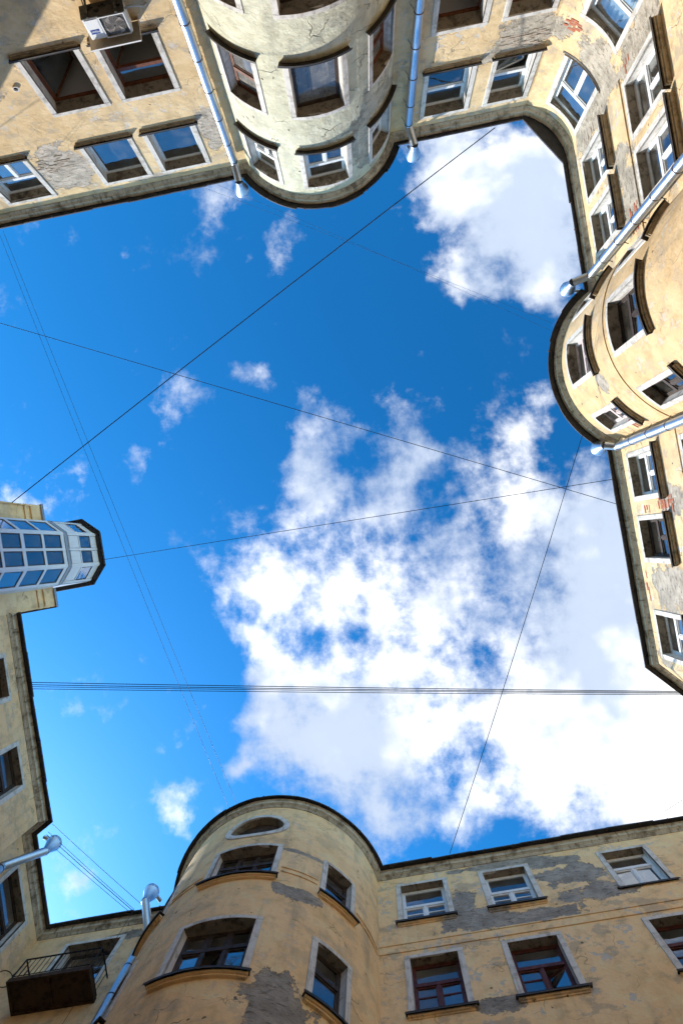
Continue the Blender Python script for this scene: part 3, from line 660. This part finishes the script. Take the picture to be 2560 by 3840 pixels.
# left wings at the bottom
WALLMAT = 'wallK'
wk = thing('building_wing', (-11.5, 8, 0), 'shaded stepped wing with a rusty balcony, lower left corner', 'building', 'wings around the yard')
hsK = [window(wk, FK, FK.sx(-10.9), FK.sx(-9.05), 15.75, 18.3, frame='dark', lay='T', rd=.3, sill=False, tfrac=.68),
       window(wk, FK, FK.sx(-10.9), FK.sx(-9.05), 10.3, 12.35, frame='dark', lay='T', rd=.3)]
wall(wk, FK, hsK, 'wallK')
hsL = [window(wk, FL, FL.sy(7.33), FL.sy(9.14), *UP, frame='dark', lay='T', rd=.2), window(wk, FL, FL.sy(7.33), FL.sy(9.14), *LO, frame='dark', lay='T', rd=.2)]
wall(wk, FL, hsL, 'wallK'); wall(wk, FLr, [], 'wallK')
hsM = []
for r in (UP, LO):
    for (y0, y1) in ((3.8, 5.22), (1.15, 2.58)): hsM.append(window(wk, FM, FM.sy(y0), FM.sy(y1), r[0], r[1]-.06, frame='dark', lay='T', rd=.18))
wall(wk, FM, hsM, 'wallK'); dress(wk, 'KLRM'); [roof(wk, RING[k], 4.5) for k in 'KM']
# balcony
SBX = [(-10.92, -8.78), (9.03, 9.855), 15.58]
bal = MB(); bal.box((-10.92, 9.03, 15.60+EYE), (-8.78, 9.855, 15.70+EYE)); bo = bal.build('balcony', 'rust', wk, bevel=.01); bo['label'] = 'rusty brown balcony slab with iron railing'
for (a, b) in (((-10.92, 9.03), (-8.78, 9.07)), ((-10.92, 9.071), (-10.86, 9.855)), ((-8.84, 9.071), (-8.78, 9.855)), ((-9.88, 9.071), (-9.82, 9.855)), ((-10.859, 9.80), (-9.881, 9.855)), ((-9.819, 9.80), (-8.841, 9.855))):
    m = MB(); m.box((a[0], a[1], 15.545+EYE), (b[0], b[1], 15.599+EYE)); m.build('edge_angle', 'rust', bo)
def bar(name, a, b, r=.012, par=bo, n=6, mat='iron'):
    m = MB(); m.tube([a, b], r, n); return m.build(name, mat, par)
zt, zb = 16.42+EYE, 15.70+EYE; bx0, bx1, by0, by1 = -10.88, -8.82, 9.06, 9.84
for (a, b) in (((bx0, by0), (bx1, by0)), ((bx0, by0), (bx0, by1)), ((bx1, by0), (bx1, by1))):
    for z in (zt, zb+.08): bar('rail', (a[0], a[1], z), (b[0], b[1], z), .02 if z == zt else .012)
for (x, y) in ((bx0, by0), (bx1, by0)): bar('post', (x, y, zb), (x, y, zt), .02)
for i in range(1, 15): x = bx0+(bx1-bx0)*i/15; bar('baluster', (x, by0, zb+.08), (x, by0, zt), .0085)
for i in range(1, 6):
    y = by0+(by1-by0)*i/6
    for x in (bx0, bx1): bar('baluster', (x, y, zb+.08), (x, y, zt), .0085)

# attic block with the glazed bay
wn = thing('attic_block', (-11.5, -1.8, 0), 'ochre attic block behind the white glazed bay, left edge', 'building')
wall(wn, FN, [], 'wallN', top=21.66)
m = MB(); m.sbox(FN, -.02, FN.L+.02, 20.62, 20.80, -.02, .05, jit=.004); m.sbox(FN, -.02, FN.L+.02, 21.0, 21.655, -.02, .06, jit=.003); m.build('attic_cornice', 'wallN', wn)
m = MB(); Q = Line((-11.5, .03), (-15, .03), (-12, 5)); m.sbox(Q, -.058, Q.L, 18.9, 21.66, -.04, .004); m.build('side_wall', 'wallN', wn)
m = MB(); m.sbox(Q, -.06, Q.L, 21.67, 21.80, -.1, .07); m.build('side_eave', 'tin', wn)
m = MB(); Q2 = Line((-11.5, -3.62), (-15, -3.62), (-12, -9)); m.sbox(Q2, -.058, Q2.L, BASEY, 21.66, -.04, .004); m.build('side_wall', 'wallN', wn)
for (a, b) in ((-.06, .62), (2.98, 3.72)):
    m = MB(); m.sheet(FN, a, b, 21.82, 21.72, -.4, .13, .02); m.sbox(FN, a, b, 21.60, 21.715, .11, .125); m.build('parapet_cap', 'greymetal', wn)
BAY = [(-11.5, -3.0), (-11.02, -2.97), (-10.5, -2.45), (-10.5, -1.25), (-10.96, -.68), (-11.5, -.62)]
bb = MB(); bb.add([(x, y, z+EYE) for z in (8.0, 23.68) for (x, y) in [(-11.55, -2.96), (-11.05, -2.92), (-10.56, -2.43), (-10.56, -1.27), (-11.0, -.72), (-11.55, -.66)]], [(i, (i+1) % 6, 6+(i+1) % 6, 6+i) for i in range(6)])
bay = bb.build('glazed_bay', 'room', wn); bay['label'] = 'white glazed bay with two columns of panes and a dark roof edge'
HP = [(10.45, 11.5), (11.65, 12.7), (12.85, 13.9), (14.05, 15.1), (15.25, 16.25), (16.35, 17.32), (17.44, 18.44), (18.62, 19.66), (19.80, 20.92), (22.28, 23.14)]
RAILS = [(11.5, 11.65), (12.7, 12.85), (13.9, 14.05), (15.1, 15.25), (16.25, 16.35), (17.32, 17.44), (18.44, 18.62), (19.66, 19.80), (20.92, 21.14), (22.22, 22.28), (23.14, 23.2)]
for k in range(1, 4):
    a, b = BAY[k], BAY[k+1]; F_ = Line(a, b, (0, -1.8)); nc = 2 if k == 2 else 1; e = .085; L = F_.L
    for (q0, q1) in [(0, e), (L-e, L)]+([(L/2-.045, L/2+.045)] if nc == 2 else []):
        m = MB(); m.sbox(F_, q0, q1, 8, 23.68, -.05, 0 if q0 in (0, L-e) else -.003); m.build('bay_post', 'pvc', bay, bevel=.006)
    cols = [(e, L-e)] if nc == 1 else [(e, L/2-.045), (L/2+.045, L-e)]
    for (q0, q1) in cols:
        for (z0, z1) in RAILS: m = MB(); m.sbox(F_, q0, q1, z0, z1, -.05, -.005); m.build('bay_rail', 'pvc', bay)
        for (z0, z1) in HP:
            m = MB(); m.sbox(F_, q0, q1, z0, z1, -.035, -.028); m.build('pane', 'glass', bay)
            m = MB(); g_ = .035
            for (u0, u1, w0, w1) in ((q0, q0+g_, z0, z1), (q1-g_, q1, z0, z1), (q0+g_, q1-g_, z0, z0+g_), (q0+g_, q1-g_, z1-g_, z1)): m.sbox(F_, u0, u1, w0, w1, -.045, -.02)
            m.build('sash', 'dark', bay)
        for (z0, z1) in ((21.5, 22.22), (23.2, 23.68)): m = MB(); m.sbox(F_, q0+.01, q1-.01, z0+.01, z1-.01, -.04, -.02); m.build('bay_panel', 'pvc', bay, bevel=.006)
    m = MB(); m.sheet(F_, 0, L, 21.52, 21.36, -.04, .03, .015); m.sbox(F_, .0, L, 21.15, 21.345, -.04, .02); m.build('flashing', 'greymetal', bay)
for (a, b) in ((BAY[0], BAY[1]), (BAY[4], BAY[5])):
    F_ = Line(a, b, (-11, -8 if a[1] < -2 else 5)); m = MB(); m.sbox(F_, 0, F_.L, 8, 21.2, -.04, 0); m.build('bay_side', 'pvc', bay)
for (y, t_) in ((-2.97, -9), (-.66, 5)):
    F_ = Line((-12.8, y), (-11.0, y), (-12, t_)); m = MB(); m.sbox(F_, 0, F_.L, 21.2, 23.68, -.04, 0); m.build('bay_cheek', 'greymetal', bay)
E_ = [(-12.8, -3.08), (-10.97, -3.08), (-10.38, -2.51), (-10.38, -1.18), (-10.9, -.56), (-12.8, -.56)]
m = MB()
for (z, sc_) in ((23.66, 1), (23.74, 1), (23.75, .985), (23.95, .985), (24.5, .55)): m.v += [(-11.7+(x+11.7)*sc_, -1.83+(y+1.83)*sc_, z+EYE) for (x, y) in E_]
for r_ in range(4): m.f += [(6*r_+i, 6*r_+(i+1) % 6, 6*r_+6+(i+1) % 6, 6*r_+6+i) for i in range(6)]
m.f += [tuple(range(6))[::-1], tuple(range(24, 30))]; m.build('bay_roof', 'tin', bay)
gp = [(x*1.0, y, 23.70+EYE) for (x, y) in [(-12.8, -3.11), (-10.95, -3.11), (-10.35, -2.53), (-10.35, -1.16), (-10.88, -.53), (-12.8, -.53)]]
m = MB(); m.tube(gp, .04, 8); m.build('bay_gutter', 'tin', bay)

# plain far-left wing (closes the yard; its roof edge shades the corner of the first wing)
wo_ = thing('building_wing', (-13.1, -8, 0), 'plain ochre wing closing the yard on the left, outside the picture', 'building', 'wings around the yard')
wall(wo_, FO, [], 'wallK', top=19.0)
Po = Poly([(FO.a, FO.n, 'O'), (FO.b, FO.n, 'O')]); eaves(wo_, Po); roof(wo_, Po)

# ------------------------------------------------------------------ drainpipes
def drainpipe(label, x, y, top, fx, fy, fh, wallpt, r=.122, mid=None, low=BASEY+.1):
    t_ = thing('drainpipe', (x, y, 0), label, 'drainpipe', 'galvanised drainpipes')
    V = lambda a, b, c: Vector((a, b, c+EYE)); h = low; i = 0
    while h < top-.05:                                      # straight run in slightly tapered lengths
        h1 = min(top, h+1.05); m = MB()
        m.tube([V(x, y, h), V(x, y, h+.05), V(x, y, h1-.04), V(x, y, h1+.03)], [r*.93, r*.95, r*1.02, r*1.035], 20, False); m.build('pipe_length', 'zinc', t_, smooth=True)
        m = MB(); m.tube([V(x, y, h1-.075), V(x, y, h1-.045)], r*1.07, 20); m.build('pipe_ring', 'bracket', t_)
        w = Vector((wallpt[0], wallpt[1], 0)); d = Vector((wallpt[0]-x, wallpt[1]-y, 0)).normalized()
        p = V(x, y, h1-.06); m = MB(); m.tube([p+d*r, p+d*.27], .012, 6); m.tube([p+d*r*.5+Vector((d.y, -d.x, 0))*r, p+d*.2+Vector((d.y, -d.x, 0))*(r+.05)], .008, 5); m.build('pipe_bracket', 'bracket', t_)
        h = h1; i += 1
    f = V(fx, fy, fh); m = MB(); a = V(x, y, top); b_ = f-Vector((0, 0, .36))
    kn = [a, a+Vector((0, 0, .08)), a.lerp(b_, .5)+Vector((0, 0, .02)), b_-Vector((0, 0, .06)), b_+Vector((0, 0, .06))]
    m.tube([kn[0], kn[1]], r, 20, False); m.tube([kn[1]-Vector((0, 0, .02)), kn[3]+(kn[3]-kn[1])*.02], r*.97, 20, False); m.tube([kn[3]-Vector((0, 0, .02)), kn[4]], r, 20, False); m.build('pipe_elbow', 'zinc', t_, smooth=True)
    m = MB(); m.tube([f-Vector((0, 0, .34)), f-Vector((0, 0, .28)), f+Vector((0, 0, .02)), f+Vector((0, 0, .03)), f+Vector((0, 0, .14)), f+Vector((0, 0, .145))], [r*1.02, r*1.03, r*1.85, r*1.88, r*1.88, r*1.7], 28, True); fo = m.build('funnel', 'zinc', t_, smooth=True); fo.data.set_sharp_from_angle(angle=R(35))
    d = Vector((wallpt[0]-fx, wallpt[1]-fy, 0)).normalized(); p = f+Vector((0, 0, .2))
    m = MB(); m.tube([p+d*.42+Vector((0, 0, .05)), p+d*.1, p-d*.02-Vector((0, 0, .03))], [.06, .06, .062], 12, False); m.build('spout', 'zinc', t_, smooth=True)
drainpipe('drainpipe left of the grey-green bay, running down the sunlit ochre wall', -1.93, -12.53, 18.25, -1.92, -12.08, 18.98, (-1.93, -12.75))
drainpipe('drainpipe right of the grey-green bay, in its shadow', 3.57, -12.53, 18.2, 3.69, -12.08, 18.98, (3.57, -12.75))
drainpipe('drainpipe at the upper side of the rounded bay on the right', 8.06, -6.83, 18.35, 7.57, -6.78, 18.98, (8.45, -6.6))
drainpipe('drainpipe at the lower side of the rounded bay on the right', 7.76, -1.58, 18.35, 7.48, -1.69, 18.98, (8.1, -1.75))
drainpipe('drainpipe in the dark corner beside the round tower and the balcony', -8.17, 9.60, 17.7, -8.48, 9.14, 18.98, (-8.17, 9.9))
drainpipe('drainpipe with a long sloping top at the stepped left corner', -11.86, 6.98, 17.35, -11.26, 7.22, 18.98, (-12.0, 6.9))

# ------------------------------------------------------------------ air conditioner under the window
ac = thing('air_conditioner', (-3.54, -12.45, 14.0), 'white air conditioner with a blue badge under a sheet metal cover', 'air conditioner')
def B_(name, x0, x1, d0, d1, h0, h1, mat, bev=0, par=ac):
    m = MB(); m.box((x0, -12.75+d0, h0+EYE), (x1, -12.75+d1, h1+EYE)); return m.build(name, mat, par, bevel=bev)
ax0, ax1, ah0, ah1 = -4.02, -3.07, 12.38, 12.93
body = B_('body', ax0, ax1, .12, .42, ah0+.012, ah1, 'acwhite', .012)
B_('front_panel', ax0+.03, -3.70, .42, .432, ah0+.04, ah1-.04, 'acwhite', .004)
base = B_('base_tray', ax0-.008, ax1+.008, .112, .428, ah0-.015, ah0+.011, 'acdark', .003)
rgx = random.Random(4)
for i in range(16):
    x = ax0+.06+(ax1-ax0-.16)*rgx.random(); y = .14+.22*rgx.random(); B_('tray_rib', x, x+rgx.uniform(.03, .13), y, y+.014+.02*rgx.random(), ah0-.024-.0006*i, ah0-.0155, 'iron' if i % 2 else 'acdark', 0, base)
for x in (ax0+.13, ax1-.19):
    B_('bracket_arm', x, x+.045, .0, .46, ah0-.065, ah0-.026, 'acdark', .003); B_('bracket_upright', x, x+.045, .0, .03, ah0-.45, ah0-.066, 'acdark', .003)
    m = MB(); m.tube([(x+.022, -12.75+.03, ah0-.42+EYE), (x+.022, -12.75+.4, ah0-.07+EYE)], .014, 6); m.build('bracket_strut', 'acdark', ac)
fc = Vector((-3.385, -12.75+.421, (ah0+ah1)/2+EYE)); fr = .245
def ringm(r0, r1, y0, y1, n=40):
    m = MB(); vs = []
    for k in range(n):
        th = 2*math.pi*k/n; c, s_ = math.cos(th), math.sin(th)
        vs += [fc+Vector((r0*c, y0, r0*s_)), fc+Vector((r1*c, y0, r1*s_)), fc+Vector((r1*c, y1, r1*s_)), fc+Vector((r0*c, y1, r0*s_))]
    m.add(vs, [(4*k+i, 4*k+(i+1) % 4, 4*((k+1) % n)+(i+1) % 4, 4*((k+1) % n)+i) for k in range(n) for i in range(4)]); return m
m = MB(); m.box(fc+Vector((-.275, .001, -.245)), fc+Vector((.275, .004, .245))); m.build('fan_dark_plate', 'acdark', ac)  # flat dark plate in place of a hollow behind the grille
for k in range(4):                                          # swirled fan blades
    m = MB(); vs = []; a0 = k*math.pi/2+.3
    for i in range(7):
        r_ = .04+.2*i/6; a = a0+.5*i/6; w_ = .12+.52*i/6
        vs += [fc+Vector((r_*math.cos(a), .014, r_*math.sin(a))), fc+Vector((r_*math.cos(a+w_), .006, r_*math.sin(a+w_)))]
    m.add(vs, [(2*i, 2*i+2, 2*i+3, 2*i+1) for i in range(6)]); m.build('fan_blade', 'acfan', ac)
for i in range(1, 8): ringm(.03*i+.004, .03*i+.0085, .02, .024).build('grille_ring', 'acgrille', ac)
for i in range(24):
    a = 2*math.pi*i/24; d = Vector((math.cos(a), 0, math.sin(a))); c2 = Vector((math.cos(a+.5), 0, math.sin(a+.5)))
    m = MB(); m.tube([fc+Vector((0, .022, 0))+d*.03, fc+Vector((0, .024, 0))+(d+c2)*.5*.14, fc+Vector((0, .022, 0))+c2*.245], .0022, 4); m.build('grille_wire', 'acgrille', ac)
for (a, b) in (((-.285, -.265), (.285, -.245)), ((-.285, .245), (.285, .265)), ((-.285, -.2449), (-.265, .2449)), ((.265, -.2449), (.285, .2449))):
    m = MB(); m.box(fc+Vector((a[0], .0, a[1])), fc+Vector((b[0], .028, b[1]))); m.build('grille_frame', 'acwhite', ac)
B_('badge', -3.955, -3.755, .432, .4345, 12.66, 12.77, 'acblue')
tcu = bpy.data.curves.new('badge_text', 'FONT'); tcu.body = 'Haier'; tcu.size = .09; tcu.extrude = .0008; tcu.align_x = 'CENTER'; tcu.align_y = 'CENTER'
to = bpy.data.objects.new('badge_text', tcu); COL.objects.link(to); bpy.context.view_layer.update()
tme = bpy.data.meshes.new_from_object(to); bpy.data.objects.remove(to); tob = bpy.data.objects.new('badge_text', tme); COL.objects.link(tob); tme.materials.append(MT['acwhite'])
tob.parent = ac; tob.matrix_local = Matrix.Translation(Vector((-3.855, -12.75+.4365, 12.715+EYE))-Vector(ac['_b'])) @ Matrix(((-1, 0, 0), (0, 0, 1), (0, 1, 0))).to_4x4()
m = MB(); m.add([(-4.14, -12.74, 13.10+EYE), (-2.93, -12.74, 13.10+EYE), (-2.95, -12.17, 13.03+EYE), (-4.13, -12.17, 13.03+EYE)]+[(-4.14, -12.74, 13.106+EYE), (-2.93, -12.74, 13.106+EYE), (-2.95, -12.17, 13.036+EYE), (-4.13, -12.17, 13.036+EYE)],
    [(0, 3, 2, 1), (4, 5, 6, 7), (0, 1, 5, 4), (1, 2, 6, 5), (2, 3, 7, 6), (3, 0, 4, 7)]); m.build('cover_sheet', 'acsheet', ac)
m = MB(); m.box((-4.13, -12.178, 13.0+EYE), (-2.95, -12.17, 13.029+EYE)); m.build('cover_lip', 'acwhite', ac)
m = MB(); m.add([(-2.945, -12.74, 13.095+EYE), (-2.945, -12.175, 13.03+EYE), (-2.945, -12.175, 12.99+EYE), (-2.945, -12.74, 13.0+EYE), (-2.939, -12.74, 13.095+EYE), (-2.939, -12.175, 13.03+EYE), (-2.939, -12.175, 12.99+EYE), (-2.939, -12.74, 13.0+EYE)], [(0, 3, 2, 1), (4, 5, 6, 7), (0, 1, 5, 4), (1, 2, 6, 5), (2, 3, 7, 6), (3, 0, 4, 7)]); m.build('cover_flange', 'acsheet', ac)
hp = [Vector((-3.07, -12.5, 12.5+EYE)), Vector((-2.95, -12.5, 12.47+EYE)), Vector((-2.82, -12.56, 12.55+EYE)), Vector((-2.72, -12.64, 12.68+EYE)), Vector((-2.66, -12.72, 12.74+EYE)), Vector((-2.64, -12.77, 12.75+EYE))]
m = MB(); m.tube(hp, .026, 10); m.build('hose', 'hose', ac, smooth=True)

# ring hanging beside the balcony
m = MB(); c = Vector((-11.28, 9.2, 16.0+EYE)); n = 28; ax = Vector((.95, 0, .3)).normalized(); ay = Vector((.05, 1, 0)).normalized()
m.tube([c+(ax*math.cos(2*math.pi*k/n)+ay*math.sin(2*math.pi*k/n))*.2 for k in range(n+1)], .012, 6, False); m.tube([c+ax*.19, c+ax*.36+Vector((0, -.1, -.02))], .01, 6)
tag(m.build('metal_ring', 'iron', None, base=tuple(c)), 'thin black metal ring sticking out beside the balcony', 'ring')

# ------------------------------------------------------------------ overhead cables
def cable(label, a, b, sag=.15, r=.011, group='cables over the yard'):
    a = Vector((a[0], a[1], a[2]+EYE)); b = Vector((b[0], b[1], b[2]+EYE)); n = 24; m = MB()
    m.tube([a.lerp(b, i/n)-Vector((0, 0, 4*sag*(i/n)*(1-i/n))) for i in range(n+1)], r, 5)
    tag(m.build('cable', 'cable', None, base=tuple(a)), label, 'cable', group)
for c in [
    ('thick black cable running diagonally from the attic block to the upper right wing', (-11.48, -3.6, 19.9), (6.41, -12.42, 19.08), .12, .016),
    ('thin cable from the upper left frame edge to the right wing', (-12.8, -10.55, 19.1), (7.75, .15, 19.05), .1, .010),
    ('cable from the glazed bay roof to the right wing', (-10.33, -1.4, 23.72), (7.7, -.67, 19.05), .1, .010),
    ('first of four parallel cables crossing the yard from left to right', (-11.32, 2.23, 19.05), (8.8, 6.03, 19.06), .1, .012),
    ('second of four parallel cables crossing the yard from left to right', (-11.33, 2.30, 19.05), (8.8, 6.06, 19.06), .12, .012),
    ('third of four parallel cables crossing the yard from left to right', (-11.34, 2.36, 19.05), (8.8, 6.09, 19.06), .1, .010),
    ('lowest of four parallel cables crossing the yard from left to right', (-11.33, 2.43, 19.05), (8.8, 6.13, 19.06), .11, .010),
    ('cable from the rounded right bay down to the lower right wing', (7.11, -2.25, 19.05), (.66, 9.47, 19.05), .15, .010),
    ('left one of two thin wires from the upper left wing to the round tower', (-10.07, -12.4, 19.1), (-5.71, 7.0, 19.05), .1, .005),
    ('right one of two thin wires from the upper left wing to the round tower', (-9.92, -12.4, 19.1), (-5.44, 6.96, 19.05), .1, .005),
    ('upper of two faint wires from the first drainpipe to the rounded right bay', (-3.13, -12.42, 19.05), (6.98, -5.74, 19.05), .1, .003),
    ('lower of two faint wires from the first drainpipe to the rounded right bay', (-2.67, -12.42, 19.05), (6.9, -5.51, 19.05), .1, .003),
    ('topmost short wire across the lower left corner', (-11.19, 6.63, 19.02), (-8.73, 9.5, 18.98), .02, .007),
    ('second short wire across the lower left corner', (-11.35, 6.83, 19.0), (-9.07, 9.55, 19.02), .02, .007),
    ('third, thicker short wire across the lower left corner', (-11.4, 6.9, 18.98), (-9.11, 9.57, 19.0), .02, .010),
    ('lowest short wire across the lower left corner', (-11.5, 7.0, 18.98), (-9.24, 9.56, 19.0), .02, .007),
    ('short cable stub over the lower right roof edge', (7.15, 9.30, 19.08), (11.5, 7.45, 19.05), .02, .007),
    ('slack cord hanging down the balcony wall beside the drainpipe', (-9.07, 9.55, 19.0), (-8.93, 9.72, -1.5), .0, .006)]: cable(*c)
